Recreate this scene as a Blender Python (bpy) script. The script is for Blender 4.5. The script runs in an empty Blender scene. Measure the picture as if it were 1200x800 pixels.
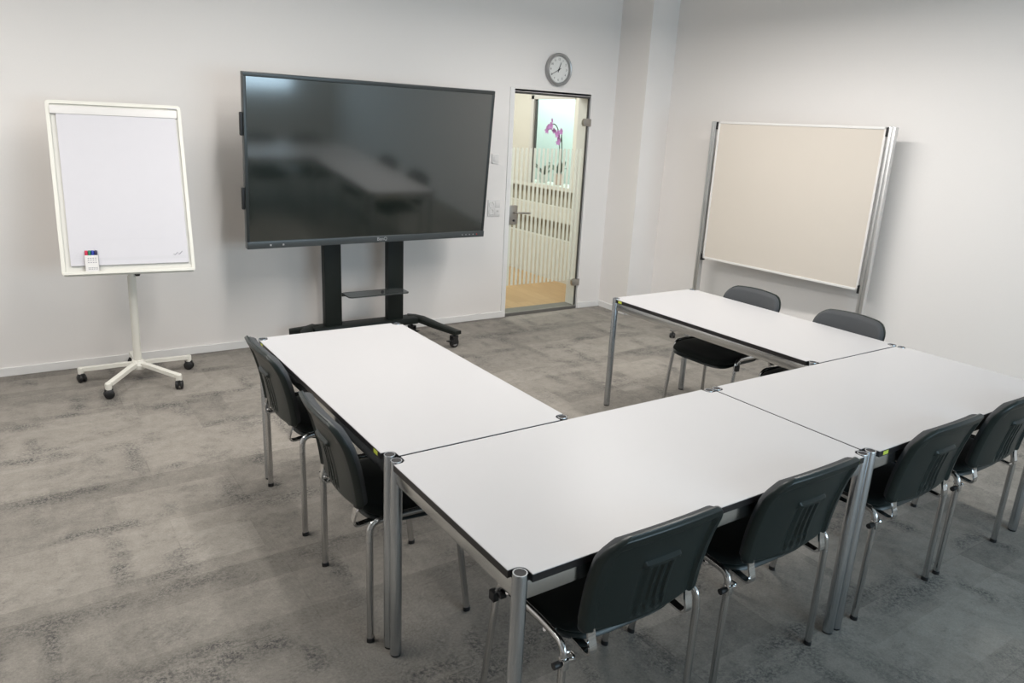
import bpy, bmesh, math, random
from mathutils import Vector, Matrix
random.seed(7)
scn = bpy.context.scene
COL = scn.collection
PI = math.pi

# ------------------------------------------------------------------ materials
def newmat(name):
    m = bpy.data.materials.new(name); m.use_nodes = True
    return m, m.node_tree.nodes, m.node_tree.links, m.node_tree.nodes['Principled BSDF']

def plain(name, col, rough=.5, metal=0., spec=.5, noise=0., nscale=40., bump=0., coat=0., aniso=0.):
    m, N, L, b = newmat(name)
    b.inputs['Base Color'].default_value = (*col, 1)
    b.inputs['Roughness'].default_value = rough
    b.inputs['Metallic'].default_value = metal
    b.inputs['Specular IOR Level'].default_value = spec
    b.inputs['Coat Weight'].default_value = coat
    if noise or bump:
        tc = N.new('ShaderNodeTexCoord'); n = N.new('ShaderNodeTexNoise')
        n.inputs['Scale'].default_value = nscale; n.inputs['Detail'].default_value = 4
        L.new(tc.outputs['Object'], n.inputs['Vector'])
        if noise:
            mx = N.new('ShaderNodeMix'); mx.data_type = 'RGBA'
            mx.inputs['A'].default_value = (*[c*(1-noise) for c in col], 1)
            mx.inputs['B'].default_value = (*[min(1, c*(1+noise)) for c in col], 1)
            L.new(n.outputs['Fac'], mx.inputs['Factor']); L.new(mx.outputs['Result'], b.inputs['Base Color'])
        if bump:
            bp = N.new('ShaderNodeBump'); bp.inputs['Strength'].default_value = bump; bp.inputs['Distance'].default_value = .002
            L.new(n.outputs['Fac'], bp.inputs['Height']); L.new(bp.outputs['Normal'], b.inputs['Normal'])
    return m

def carpet():
    m, N, L, b = newmat('carpet')
    b.inputs['Roughness'].default_value = 1; b.inputs['Specular IOR Level'].default_value = .08
    b.inputs['Sheen Weight'].default_value = .12
    tc = N.new('ShaderNodeTexCoord'); O = tc.outputs['Object']
    def noise(scale, detail=3, rough=.55, vec=O, sc=None):
        n = N.new('ShaderNodeTexNoise'); n.inputs['Scale'].default_value = scale
        n.inputs['Detail'].default_value = detail; n.inputs['Roughness'].default_value = rough
        if sc:
            mp = N.new('ShaderNodeMapping'); mp.inputs['Scale'].default_value = sc
            L.new(vec, mp.inputs['Vector']); vec = mp.outputs['Vector']
        L.new(vec, n.inputs['Vector']); return n.outputs['Fac']
    def rng(x, a, b_, c=0., d=1.):
        r = N.new('ShaderNodeMapRange'); r.interpolation_type = 'SMOOTHSTEP'
        r.inputs['From Min'].default_value = a; r.inputs['From Max'].default_value = b_
        r.inputs['To Min'].default_value = c; r.inputs['To Max'].default_value = d
        L.new(x, r.inputs['Value']); return r.outputs['Result']
    def mth(op, x, y=None, val=None):
        t = N.new('ShaderNodeMath'); t.operation = op; L.new(x, t.inputs[0])
        if y is not None: L.new(y, t.inputs[1])
        if val is not None: t.inputs[1].default_value = val
        return t.outputs[0]
    # warped coordinates so tile edges look worn
    nz = N.new('ShaderNodeTexNoise'); nz.inputs['Scale'].default_value = 7; nz.inputs['Detail'].default_value = 5; nz.inputs['Roughness'].default_value = .7
    L.new(O, nz.inputs['Vector'])
    vm = N.new('ShaderNodeVectorMath'); vm.operation = 'MULTIPLY_ADD'
    vm.inputs[1].default_value = (.09, .09, 0); L.new(nz.outputs['Color'], vm.inputs[0]); L.new(O, vm.inputs[2])
    W = vm.outputs['Vector']
    def brick(vec, w, h, mortar, smooth, off=.5, loc=(0, 0, 0), rot=0):
        mp = N.new('ShaderNodeMapping'); mp.inputs['Location'].default_value = loc; mp.inputs['Rotation'].default_value = (0, 0, rot)
        L.new(vec, mp.inputs['Vector'])
        k = N.new('ShaderNodeTexBrick'); k.offset = off
        k.inputs['Scale'].default_value = 1; k.inputs['Brick Width'].default_value = w; k.inputs['Row Height'].default_value = h
        k.inputs['Mortar Size'].default_value = mortar; k.inputs['Mortar Smooth'].default_value = smooth
        k.inputs['Color1'].default_value = (0, 0, 0, 1); k.inputs['Color2'].default_value = (1, 1, 1, 1); k.inputs['Mortar'].default_value = (.5, .5, .5, 1)
        L.new(mp.outputs['Vector'], k.inputs['Vector']); return k
    e1 = brick(W, 1.0, .5, .10, 1.0, .35, (.13, .21, 0)).outputs['Fac']
    e2 = brick(W, .5, .5, .07, 1.0, .5, (.42, .12, 0)).outputs['Fac']
    p1 = rng(noise(1.3, 2), .42, .60)
    p2 = rng(noise(2.1, 2, sc=(1, 1.3, 1)), .46, .62)
    band = mth('MAXIMUM', mth('MULTIPLY', e1, p1), mth('MULTIPLY', e2, p2))
    band = mth('MULTIPLY', band, rng(noise(9, 4, .7), .30, .58, .15, 1))
    speck = rng(noise(70, 5, .85), .44, .56, .12, 1)
    blot = rng(noise(3.6, 6, .78), .48, .66)
    blot = mth('MULTIPLY', blot, rng(noise(60, 4, .85), .38, .62, .1, 1))
    dark = mth('MINIMUM', mth('ADD', mth('MULTIPLY', mth('MULTIPLY', band, speck), val=.95), mth('MULTIPLY', blot, val=.50)), val=1.)
    t1 = brick(O, .5, .25, 0, 0, .5, (.42, .12, 0)).outputs['Color']
    t2 = brick(O, 1.0, .5, 0, 0, .35, (.13, .21, 0)).outputs['Color']
    tone = mth('ADD', mth('MULTIPLY', t1, val=.22), mth('MULTIPLY', t2, val=.26))
    tone = mth('ADD', tone, mth('MULTIPLY', noise(2.6, 5, .65), val=.40))
    tone = mth('ADD', tone, mth('MULTIPLY', noise(110, 4, .9), val=.85))
    tone = mth('ADD', tone, mth('MULTIPLY', noise(14, 6, .8), val=.75))
    tone = mth('ADD', tone, val=-.37)
    seam = brick(O, 1.0, .5, .004, .8, .35, (.13, .21, 0)).outputs['Fac']
    seam = mth('MULTIPLY', seam, rng(noise(6, 4, .7), .40, .65))
    base = N.new('ShaderNodeMix'); base.data_type = 'RGBA'
    base.inputs['A'].default_value = (.285, .262, .232, 1); base.inputs['B'].default_value = (.075, .073, .071, 1)
    L.new(dark, base.inputs['Factor'])
    hv = N.new('ShaderNodeVectorMath'); hv.operation = 'SCALE'
    L.new(base.outputs['Result'], hv.inputs[0])
    sm = mth('SUBTRACT', tone, mth('MULTIPLY', seam, val=.22)); L.new(sm, hv.inputs['Scale'])
    L.new(hv.outputs['Vector'], b.inputs['Base Color'])
    bp = N.new('ShaderNodeBump'); bp.inputs['Strength'].default_value = .35; bp.inputs['Distance'].default_value = .003
    L.new(noise(260, 3, .8), bp.inputs['Height']); L.new(bp.outputs['Normal'], b.inputs['Normal'])
    return m

def wood():
    m, N, L, b = newmat('oak_floor')
    tc = N.new('ShaderNodeTexCoord'); mp = N.new('ShaderNodeMapping'); mp.inputs['Scale'].default_value = (9, 1.2, 1)
    L.new(tc.outputs['Object'], mp.inputs['Vector'])
    n = N.new('ShaderNodeTexNoise'); n.inputs['Scale'].default_value = 3; n.inputs['Detail'].default_value = 6
    L.new(mp.outputs['Vector'], n.inputs['Vector'])
    k = N.new('ShaderNodeTexBrick'); k.inputs['Scale'].default_value = 1
    mp2 = N.new('ShaderNodeMapping'); mp2.inputs['Rotation'].default_value = (0, 0, PI/2); L.new(tc.outputs['Object'], mp2.inputs['Vector'])
    L.new(mp2.outputs['Vector'], k.inputs['Vector'])
    k.inputs['Brick Width'].default_value = 1.4; k.inputs['Row Height'].default_value = .16; k.inputs['Mortar Size'].default_value = .002
    k.inputs['Color1'].default_value = (.50, .33, .17, 1); k.inputs['Color2'].default_value = (.42, .27, .13, 1); k.inputs['Mortar'].default_value = (.3, .18, .08, 1)
    mx = N.new('ShaderNodeMix'); mx.data_type = 'RGBA'; mx.blend_type = 'MULTIPLY'; mx.inputs['Factor'].default_value = .5
    cr = N.new('ShaderNodeMapRange'); cr.inputs['To Min'].default_value = .6; cr.inputs['To Max'].default_value = 1.2
    L.new(n.outputs['Fac'], cr.inputs['Value']); L.new(k.outputs['Color'], mx.inputs['A']); L.new(cr.outputs['Result'], mx.inputs['B'])
    L.new(mx.outputs['Result'], b.inputs['Base Color']); b.inputs['Roughness'].default_value = .42
    return m

def glass(name, tint, refl=.10):
    m, N, L, b = newmat(name); N.remove(b)
    out = N['Material Output']
    t = N.new('ShaderNodeBsdfTransparent'); t.inputs['Color'].default_value = (*tint, 1)
    g = N.new('ShaderNodeBsdfGlossy'); g.inputs['Roughness'].default_value = .02
    f = N.new('ShaderNodeLayerWeight'); f.inputs['Blend'].default_value = .5
    pw = N.new('ShaderNodeMath'); pw.operation = 'POWER'; pw.inputs[1].default_value = 5
    L.new(f.outputs['Facing'], pw.inputs[0])
    mu = N.new('ShaderNodeMath'); mu.operation = 'MULTIPLY_ADD'; mu.inputs[1].default_value = .9; mu.inputs[2].default_value = .03
    L.new(pw.outputs[0], mu.inputs[0])
    mx = N.new('ShaderNodeMixShader'); L.new(mu.outputs[0], mx.inputs['Fac']); L.new(t.outputs[0], mx.inputs[1]); L.new(g.outputs[0], mx.inputs[2])
    L.new(mx.outputs[0], out.inputs['Surface'])
    return m

def film():
    m, N, L, b = newmat('frosted_film'); N.remove(b)
    out = N['Material Output']
    d = N.new('ShaderNodeBsdfDiffuse'); d.inputs['Color'].default_value = (.82, .82, .80, 1)
    t = N.new('ShaderNodeBsdfTranslucent'); t.inputs['Color'].default_value = (.82, .82, .79, 1)
    a = N.new('ShaderNodeMixShader'); a.inputs['Fac'].default_value = .5; L.new(d.outputs[0], a.inputs[1]); L.new(t.outputs[0], a.inputs[2])
    tr = N.new('ShaderNodeBsdfTransparent')
    x = N.new('ShaderNodeMixShader'); x.inputs['Fac'].default_value = .90; L.new(tr.outputs[0], x.inputs[1]); L.new(a.outputs[0], x.inputs[2])
    L.new(x.outputs[0], out.inputs['Surface'])
    return m

M = {}
M['wall'] = plain('wall_paint', (.80, .77, .75), .9, spec=.2, noise=.015, nscale=120, bump=.06)
M['ceil'] = plain('ceiling_paint', (.62, .62, .60), .95, spec=.1, noise=.02, nscale=30)
M['skirt'] = plain('skirting_white', (.78, .77, .76), .5, noise=.01)
M['carpet'] = carpet()
M['wood'] = wood()
M['laminate'] = plain('white_laminate', (.47, .463, .47), .34, spec=.35, noise=.01, nscale=200)
M['edge'] = plain('black_edge', (.012, .011, .012), .35)
M['under'] = plain('dark_underside', (.02, .02, .02), .7)
M['alu'] = plain('aluminium', (.66, .67, .67), .19, metal=1, noise=.02, nscale=60)
M['leg'] = plain('satin_steel', (.50, .52, .54), .27, metal=1, noise=.03, nscale=30)
M['chrome'] = plain('chrome', (.72, .72, .72), .09, metal=1)
M['chairtube'] = plain('chair_tube', (.60, .60, .60), .2, metal=1)
M['post'] = plain('post_aluminium', (.68, .69, .69), .38, metal=1, noise=.03, nscale=30)
M['cap'] = plain('leg_cap_plastic', (.035, .033, .034), .6, spec=.2)
M['sticker'] = plain('yellow_label', (.55, .62, .08), .5)
M['plastic'] = plain('chair_plastic', (.007, .013, .012), .36, spec=.5, noise=.1, nscale=300, bump=.12)
M['fabric'] = plain('chair_fabric', (.013, .016, .015), .95, spec=.15, noise=.35, nscale=500, bump=.4)
M['fabric'].node_tree.nodes['Principled BSDF'].inputs['Sheen Weight'].default_value = .10
M['backfab'] = plain('chair_back_fabric', (.065, .068, .072), .95, spec=.15, noise=.3, nscale=500, bump=.4)
M['black'] = plain('black_plastic', (.012, .012, .013), .45)
M['blackmetal'] = plain('black_powder_coat', (.006, .009, .0075), .5, spec=.35, noise=.1, nscale=200)
M['bezel'] = plain('bezel', (.022, .027, .028), .32)
M['lowbezel'] = plain('lower_bezel', (.05, .058, .062), .28)
M['screen'] = plain('screen_glass', (.007, .011, .009), .11, spec=1.0, coat=1.0)
M['screen'].node_tree.nodes['Principled BSDF'].inputs['Coat Roughness'].default_value = .085
M['screen'].node_tree.nodes['Principled BSDF'].inputs['Coat IOR'].default_value = 1.75
M['shelfglass'] = plain('dark_shelf', (.05, .055, .055), .15, spec=.6)
M['cream'] = plain('cream_enamel', (.745, .73, .67), .35, noise=.01)
M['creamboard'] = plain('cream_board', (.68, .665, .62), .4, noise=.01)
M['paper'] = plain('flip_paper', (.625, .612, .645), .75, spec=.2, noise=.01, nscale=20)
M['greyprint'] = plain('grey_print', (.55, .54, .57), .8)
M['midprint'] = plain('mid_print', (.22, .22, .25), .8)
M['whiteplastic'] = plain('white_plastic', (.72, .70, .685), .4)
M['shade'] = plain('grey_plastic', (.52, .51, .50), .5)
M['pin'] = plain('beige_felt', (.64, .585, .52), .95, spec=.05, noise=.05, nscale=400, bump=.3)
M['pinframe'] = plain('board_frame_white', (.74, .72, .70), .3)
M['silver'] = plain('clock_silver', (.36, .36, .36), .3, metal=.6)
M['dial'] = plain('clock_dial', (.74, .74, .72), .6)
M['ink'] = plain('ink', (.03, .03, .035), .6)
M['steel'] = plain('brushed_steel', (.42, .40, .37), .35, metal=1, noise=.05)
M['gapframe'] = plain('shadow_gap_and_frame', (.06, .058, .055), .6)
M['thresh'] = plain('threshold', (.13, .125, .115), .5, noise=.05)
M['glass'] = glass('door_glass', (.93, .955, .93))
M['glass2'] = glass('window_glass', (.92, .97, .96))
M['film'] = film()
M['beige'] = plain('corridor_paint', (.56, .54, .49), .9, noise=.02, nscale=20)
M['parapet'] = plain('parapet_white', (.66, .65, .60), .6, noise=.02)
M['slot'] = plain('slot_grey', (.30, .275, .215), .8)
M['aqua'] = plain('pale_aqua', (.72, .79, .785), .9, noise=.02, nscale=5)
M['petal'] = plain('petal', (.62, .22, .56), .6, noise=.3, nscale=60)
M['green'] = plain('leaf', (.02, .045, .015), .4, noise=.3)
M['stemgreen'] = plain('stem', (.03, .04, .02), .6)
M['pot'] = plain('pink_pot', (.78, .50, .44), .35)
M['soil'] = plain('bark', (.05, .03, .02), .9)
for n, c in (('red', (.55, .01, .06)), ('pgreen', (.01, .18, .10)), ('blue', (.01, .03, .30)), ('navy', (.012, .01, .06))):
    M[n] = plain('marker_'+n, c, .4)
M['reddot'] = plain('red_dot', (.6, .02, .02), .5)
M['logo'] = plain('logo_grey', (.35, .36, .37), .4)
M['wheelgrey'] = plain('wheel_grey', (.35, .35, .36), .5)
M['lamphousing'] = plain('lamp_white', (.8, .8, .8), .5)

# ------------------------------------------------------------------ mesh helpers
def box(bm, lo, hi, bev=0., seg=2, mat=None):
    r = bmesh.ops.create_cube(bm, size=1)
    vs = r['verts']
    c = [(a+b)/2 for a, b in zip(lo, hi)]; s = [b-a for a, b in zip(lo, hi)]
    for v in vs:
        v.co = Vector((c[0]+v.co.x*s[0], c[1]+v.co.y*s[1], c[2]+v.co.z*s[2]))
    if bev:
        es = list({e for v in vs for e in v.link_edges})
        r2 = bmesh.ops.bevel(bm, geom=es, offset=bev, segments=seg, affect='EDGES', profile=.6)
        vs = list({v for f in r2['faces'] for v in f.verts} | {v for v in vs if v.is_valid})
    if mat is not None:
        for v in vs: v.co = mat @ v.co
    return vs

def frames(pts):
    P = [Vector(p) for p in pts]; T = []
    for i in range(len(P)):
        a = P[max(0, i-1)]; b = P[min(len(P)-1, i+1)]; T.append((b-a).normalized())
    return P, T

def tube(bm, pts, rx, ry=None, n=12, hint=(1, 0, 0), close=True, radii=None):
    """sweep an ellipse (rx along the hint, ry across it) along pts"""
    ry = ry or rx
    P, T = frames(pts); rings = []
    h = Vector(hint)
    for i, (p, t) in enumerate(zip(P, T)):
        a = h - t*h.dot(t)
        if a.length < 1e-4: a = Vector((0, 1, 0)) - t*t.y
        a.normalize(); b = t.cross(a)
        k = radii[i] if radii else 1
        rings.append([bm.verts.new(p + a*math.cos(2*PI*j/n)*rx*k + b*math.sin(2*PI*j/n)*ry*k) for j in range(n)])
    for r0, r1 in zip(rings, rings[1:]):
        for j in range(n):
            bm.faces.new((r0[j], r0[(j+1) % n], r1[(j+1) % n], r1[j]))
    if close:
        bm.faces.new(list(reversed(rings[0]))); bm.faces.new(rings[-1])

def rectsweep(bm, pts, w, t, hint=(1, 0, 0)):
    """flat bar: w along the hint, t across"""
    P, T = frames(pts); h = Vector(hint); rings = []
    for p, tt in zip(P, T):
        a = (h - tt*h.dot(tt)).normalized(); b = tt.cross(a)
        rings.append([bm.verts.new(p + a*sx*w/2 + b*sy*t/2) for sx, sy in ((-1, -1), (1, -1), (1, 1), (-1, 1))])
    for r0, r1 in zip(rings, rings[1:]):
        for j in range(4): bm.faces.new((r0[j], r0[(j+1) % 4], r1[(j+1) % 4], r1[j]))
    bm.faces.new(list(reversed(rings[0]))); bm.faces.new(rings[-1])

def lathe(bm, prof, n=24, mat=None, caps=True):
    """revolve (r, z) pairs about z"""
    rings = []
    for r, z in prof:
        rings.append([bm.verts.new(Vector((r*math.cos(2*PI*j/n), r*math.sin(2*PI*j/n), z))) for j in range(n)])
    for a, b in zip(rings, rings[1:]):
        for j in range(n): bm.faces.new((a[j], a[(j+1) % n], b[(j+1) % n], b[j]))
    if caps:
        bm.faces.new(list(reversed(rings[0]))); bm.faces.new(rings[-1])
    if mat is not None:
        for r in rings:
            for v in r: v.co = mat @ v.co

def prism(bm, outline, z0, z1, mat=None):
    a = [bm.verts.new(Vector((x, y, z0))) for x, y in outline]; b = [bm.verts.new(Vector((x, y, z1))) for x, y in outline]
    n = len(a)
    bm.faces.new(list(reversed(a))); bm.faces.new(b)
    for j in range(n): bm.faces.new((a[j], a[(j+1) % n], b[(j+1) % n], b[j]))
    if mat is not None:
        for v in a+b: v.co = mat @ v.co

def arc(c, r, a0, a1, n=6):
    return [(c[0]+r*math.cos(a0+(a1-a0)*i/n), c[1]+r*math.sin(a0+(a1-a0)*i/n)) for i in range(n+1)]

def rrect(w, h, r, n=6, cx=0, cy=0):
    o = []
    for sx, sy, a in ((1, 1, 0), (-1, 1, PI/2), (-1, -1, PI), (1, -1, 1.5*PI)):
        o += arc((cx+sx*(w/2-r), cy+sy*(h/2-r)), r, a, a+PI/2, n)
    return o

def smooth_path(ctrl, n=6):
    """Catmull-Rom through control points"""
    P = [Vector(c) for c in ctrl]; out = []
    for i in range(len(P)-1):
        p0 = P[max(i-1, 0)]; p1 = P[i]; p2 = P[i+1]; p3 = P[min(i+2, len(P)-1)]
        for k in range(n):
            t = k/n
            out.append(.5*((2*p1)+(p2-p0)*t+(2*p0-5*p1+4*p2-p3)*t*t+(3*p1-p0-3*p2+p3)*t**3))
    out.append(P[-1]); return out

def fillet(ctrl, r, n=6):
    """polyline with rounded corners"""
    P = [Vector(c) for c in ctrl]; out = [P[0]]
    for a, b, c in zip(P, P[1:], P[2:]):
        u = (a-b); v = (c-b); d = min(r, u.length*.49, v.length*.49)
        s = b+u.normalized()*d; e = b+v.normalized()*d
        for k in range(n+1):
            t = k/n; out.append(s*(1-t)**2+b*2*t*(1-t)+e*t*t)
    out.append(P[-1]); return out

def obj(name, bm, mat, parent=None, smooth=True, mat4=None, ang=35):
    bmesh.ops.recalc_face_normals(bm, faces=bm.faces)
    me = bpy.data.meshes.new(name); bm.to_mesh(me); bm.free()
    if mat4 is not None: me.transform(mat4)
    if isinstance(mat, str): mat = M[mat]
    me.materials.append(mat)
    if smooth:
        me.shade_smooth(); me.set_sharp_from_angle(angle=math.radians(ang))
    o = bpy.data.objects.new(name, me); COL.objects.link(o)
    if parent is not None: o.parent = parent
    return o

def tag(o, label, cat, group=None):
    o['label'] = label; o['category'] = cat
    if group: o['group'] = group
    return o

def thing(name, label, cat, loc=(0, 0, 0), rz=0., group=None):
    o = bpy.data.objects.new(name, None); COL.objects.link(o)
    o.empty_display_size = .1; o.location = loc; o.rotation_euler = (0, 0, rz)
    return tag(o, label, cat, group)

def struct(name, bm, mat, smooth=False):
    o = obj(name, bm, mat, None, smooth); o['kind'] = 'structure'; return o

def BM(): return bmesh.new()

def text_mesh(s, size, align='CENTER'):
    cu = bpy.data.curves.new('txt', 'FONT'); cu.body = s; cu.size = size; cu.align_x = align; cu.align_y = 'CENTER'; cu.extrude = .0004
    o = bpy.data.objects.new('txt', cu); COL.objects.link(o)
    dg = bpy.context.evaluated_depsgraph_get(); dg.update()
    me = bpy.data.meshes.new_from_object(o.evaluated_get(dg))
    bpy.data.objects.remove(o); bpy.data.curves.remove(cu)
    return me

def add_text(bm, s, size, mat, align='CENTER'):
    me = text_mesh(s, size, align); me.transform(mat); bm.from_mesh(me); bpy.data.meshes.remove(me)

def copy_tree(o, parent=None):
    c = o.copy(); COL.objects.link(c)
    if parent is not None: c.parent = parent
    for ch in o.children: copy_tree(ch, c)
    return c

# ------------------------------------------------------------------ room shell
YW, XW, XL, YS, H = 3.757, 4.44, -3.6, -4.3, 3.25
DX0, DX1, DZ = 2.915, 3.80, 2.075
PX, PY = 4.11, 3.34

b = BM(); box(b, (XL, YS, -.06), (XW, YW+.16, 0)); struct('floor', b, 'carpet')
b = BM(); box(b, (XL-.15, YS-.15, H), (XW+.15, YW+.16, H+.1)); struct('ceiling', b, 'ceil')
# back wall with the door opening
b = BM()
box(b, (XL-.15, YW, 0), (DX0, YW+.16, H)); box(b, (DX1, YW, 0), (XW+.15, YW+.16, H)); box(b, (DX0, YW, DZ), (DX1, YW+.16, H))
struct('wall_back', b, 'wall')
b = BM(); box(b, (XW, YS-.15, 0), (XW+.15, YW, H)); struct('wall_right', b, 'wall')
b = BM(); box(b, (XL-.15, YS-.15, 0), (XL, YW, H)); struct('wall_left', b, 'wall')
# corner pilaster
b = BM(); box(b, (PX, PY, 0), (XW, YW, H)); struct('column', b, 'wall')
# wall behind the camera with a wide window
WX0, WX1, WZ0, WZ1 = .3, 3.70, .85, 2.35
b = BM()
box(b, (XL, YS-.15, 0), (WX0, YS, H)); box(b, (WX1, YS-.15, 0), (XW, YS, H))
box(b, (WX0, YS-.15, 0), (WX1, YS, WZ0)); box(b, (WX0, YS-.15, WZ1), (WX1, YS, H))
struct('wall_front', b, 'wall')
b = BM()
for x in (WX0, WX0+(WX1-WX0)/3-.03, WX0+(WX1-WX0)*2/3-.03, WX1-.06): box(b, (x, YS-.11, WZ0), (x+.06, YS-.05, WZ1))
for z in (WZ0, WZ1-.06): box(b, (WX0, YS-.11, z), (WX1, YS-.05, z+.06))
win = struct('window_1', b, 'whiteplastic')
b = BM(); box(b, (WX0, YS-.085, WZ0), (WX1, YS-.08, WZ1)); obj('pane', b, 'glass', win)
# skirting
b = BM(); box(b, (XL, YW-.014, 0), (DX0-.02, YW, .06), .004); box(b, (DX1+.02, YW-.014, 0), (PX, YW, .06), .004); struct('baseboard_back', b, 'skirt')
b = BM(); box(b, (PX-.014, PY-.014, 0), (PX, YW-.014, .06), .004); box(b, (PX-.014, PY-.014, 0), (XW-.014, PY, .06), .004); struct('baseboard_column', b, 'skirt')
b = BM(); box(b, (XW-.014, YS, 0), (XW, PY-.014, .06), .004); struct('baseboard_right', b, 'skirt')
b = BM(); box(b, (XL, YS, 0), (XL+.014, YW-.014, .06), .004); struct('baseboard_left', b, 'skirt')

# ------------------------------------------------------------------ glass door
b = BM()
box(b, (DX0-.035, YW-.012, 0), (DX0+.012, YW+.17, DZ+.03), .003); 
box(b, (DX0, YW+.0, DZ-.004), (DX1, YW+.17, DZ+.02), .003)
box(b, (DX1-.004, YW+.0, 0), (DX1+.01, YW+.17, DZ+.02), .003)
struct('trim_1', b, 'skirt')
b = BM(); box(b, (DX0+.012, YW-.004, 0), (DX1, YW+.17, .03), .003); struct('trim_2', b, 'thresh')
GX0, GX1, GZ0, GZ1 = DX0+.018, DX1-.016, .036, DZ-.022
b = BM()
box(b, (GX0, YW+.0, GZ1), (DX1-.004, YW+.02, DZ-.006)); box(b, (GX1, YW, GZ0), (DX1-.005, YW+.02, DZ-.006))  # dark strips stand in for the shadow in the gap at the seal
door = struct('door_1', b, 'gapframe')
b = BM(); box(b, (GX0, YW+.004, GZ0), (GX1, YW+.012, GZ1)); obj('glass_pane', b, 'glass', door)
b = BM()
n = 17; pit = (GX1-.02-GX0)/n
for i in range(n):
    x = GX0+.008+pit*i
    b.faces.new([b.verts.new(p) for p in ((x, YW+.0140, .30), (x+pit*.56, YW+.0140, .30), (x+pit*.56, YW+.0140, 1.585), (x, YW+.0140, 1.585))])
o = obj('frosted_stripe_film', b, 'film', door, False); o['label'] = 'row of white frosted vertical stripes on the glass'
for z in (1.835, .275):
    b = BM(); box(b, (GX1-.045, YW-.012, z-.035), (DX1+.022, YW+.024, z+.035), .005)
    box(b, (GX1-.055, YW-.010, z-.02), (GX1-.04, YW+.02, z+.02), .002)
    o = obj('hinge', b, 'steel', door)
b = BM(); box(b, (GX0-.004, YW-.012, .89), (GX0+.082, YW+.026, 1.065), .004)
lk = obj('lock_plate', b, 'steel', door)
b = BM(); tube(b, fillet([(GX0+.045, YW-.01, 1.0), (GX0+.045, YW-.055, 1.0), (GX0+.20, YW-.055, .995)], .02), .009, n=12); obj('door_handle', b, 'steel', lk)
b = BM(); lathe(b, [(.010, 0), (.010, .008)], 14, Matrix.Translation((GX0+.042, YW-.011, .925)) @ Matrix.Rotation(PI/2, 4, 'X')); obj('key_cylinder', b, 'ink', lk)

# ------------------------------------------------------------------ corridor behind the door
b = BM(); box(b, (1.2, YW+.16, -.06), (8.0, 9.2, .0)); struct('floor_corridor', b, 'wood')
b = BM(); box(b, (1.2, YW+.16, 2.75), (8.0, 9.2, 2.85)); struct('ceiling_corridor', b, 'wall')
CX = 4.44
b = BM(); box(b, (1.2, 8.4, 0), (8.0, 8.55, 2.8)); box(b, (1.05, YW+.16, 0), (1.2, 8.55, 2.8)); struct('wall_corridor', b, 'beige')
# parapet with two recessed bands, windowed opening above
b = BM()
for z0, z1, x0 in ((0, .495, CX), (.495, .70, CX+.09), (.70, .875, CX), (.875, 1.065, CX+.09), (1.065, 1.11, CX)):
    box(b, (x0, 4.0, z0), (CX+.36, 8.4, z1))
struct('wall_parapet', b, 'parapet')
b = BM()
for z0, z1 in ((.495, .70), (.875, 1.065)): box(b, (CX+.06, 4.0, z0), (CX+.092, 8.4, z1))
struct('trim_3', b, 'slot')
b = BM(); box(b, (CX, 3.95, 1.11), (CX+.06, 4.80, 2.75)); box(b, (CX, 4.80, 2.11), (CX+.06, 5.62, 2.75)); struct('wall_corridor_near', b, 'parapet')
b = BM(); box(b, (CX, 5.62, 1.11), (CX+.06, 8.4, 2.75)); struct('wall_corridor_far', b, 'beige')
b = BM()
box(b, (CX-.012, 5.58, 1.11), (CX+.03, 5.635, 2.13)); box(b, (CX-.012, 4.79, 2.085), (CX+.03, 5.635, 2.13))
struct('trim_4', b, 'shade')
b = BM(); box(b, (CX+.01, 5.56, 1.11), (CX+.04, 5.60, 2.11)); box(b, (CX+.02, 4.80, 1.11), (CX+.03, 4.812, 2.11))
w2 = struct('window_2', b, 'gapframe')
b = BM(); box(b, (CX+.022, 4.8, 1.11), (CX+.026, 5.6, 2.11)); obj('pane', b, 'glass2', w2)
b = BM(); box(b, (5.75, 3.95, 0), (5.85, 8.4, 2.8)); struct('wall_office', b, 'aqua')

# orchid on the parapet
oy, ox = 5.24, CX+.17
orc = thing('orchid', 'pink orchid in a pale pink pot on the ledge behind the glass door', 'plant', (ox, oy, 1.11))
b = BM(); lathe(b, [(.045, 0), (.052, .01), (.066, .125), (.07, .13), (.064, .132), (.06, .11), (.02, .108)], 20); obj('pot', b, 'pot', orc)
b = BM(); lathe(b, [(.01, .095), (.058, .1), (.055, .115), (.01, .12)], 14); obj('bark_chips', b, 'soil', orc)
def leafblade(bm, base, direc, length, width, droop):
    d = Vector(direc).normalized(); s = d.cross(Vector((0, 0, 1))).normalized(); rows = []
    for i in range(9):
        t = i/8; p = Vector(base)+d*length*t+Vector((0, 0, .10*math.sin(t*1.8)*1.0-droop*t*t))
        w = width*math.sin(PI*min(1, .12+.88*t))**.7 if t < 1 else .002
        rows.append([bm.verts.new(p-s*w+Vector((0, 0, .008))), bm.verts.new(p), bm.verts.new(p+s*w+Vector((0, 0, .008)))])
    for a, c in zip(rows, rows[1:]):
        for j in range(2): bm.faces.new((a[j], a[j+1], c[j+1], c[j]))
for d, l, dr in (((-.2, 1, 0), .26, .05), ((-.3, -1, 0), .20, -.06), ((-.1, .6, 0), .20, -.03), ((.8, .3, 0), .18, .05), ((-.4, -.6, 0), .15, -.08)):
    b = BM(); leafblade(b, (0, 0, .12), d, l, .028, dr); obj('leaf', b, 'green', orc)
stems = [[(0, .01, .1), (.0, .015, .3), (0, .03, .5), (-.02, .06, .66), (-.06, .11, .70), (-.09, .16, .62)],
         [(0, -.02, .1), (.0, -.03, .3), (0, -.02, .48), (-.02, -.03, .58), (-.05, -.07, .60), (-.08, -.10, .50)]]
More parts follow.
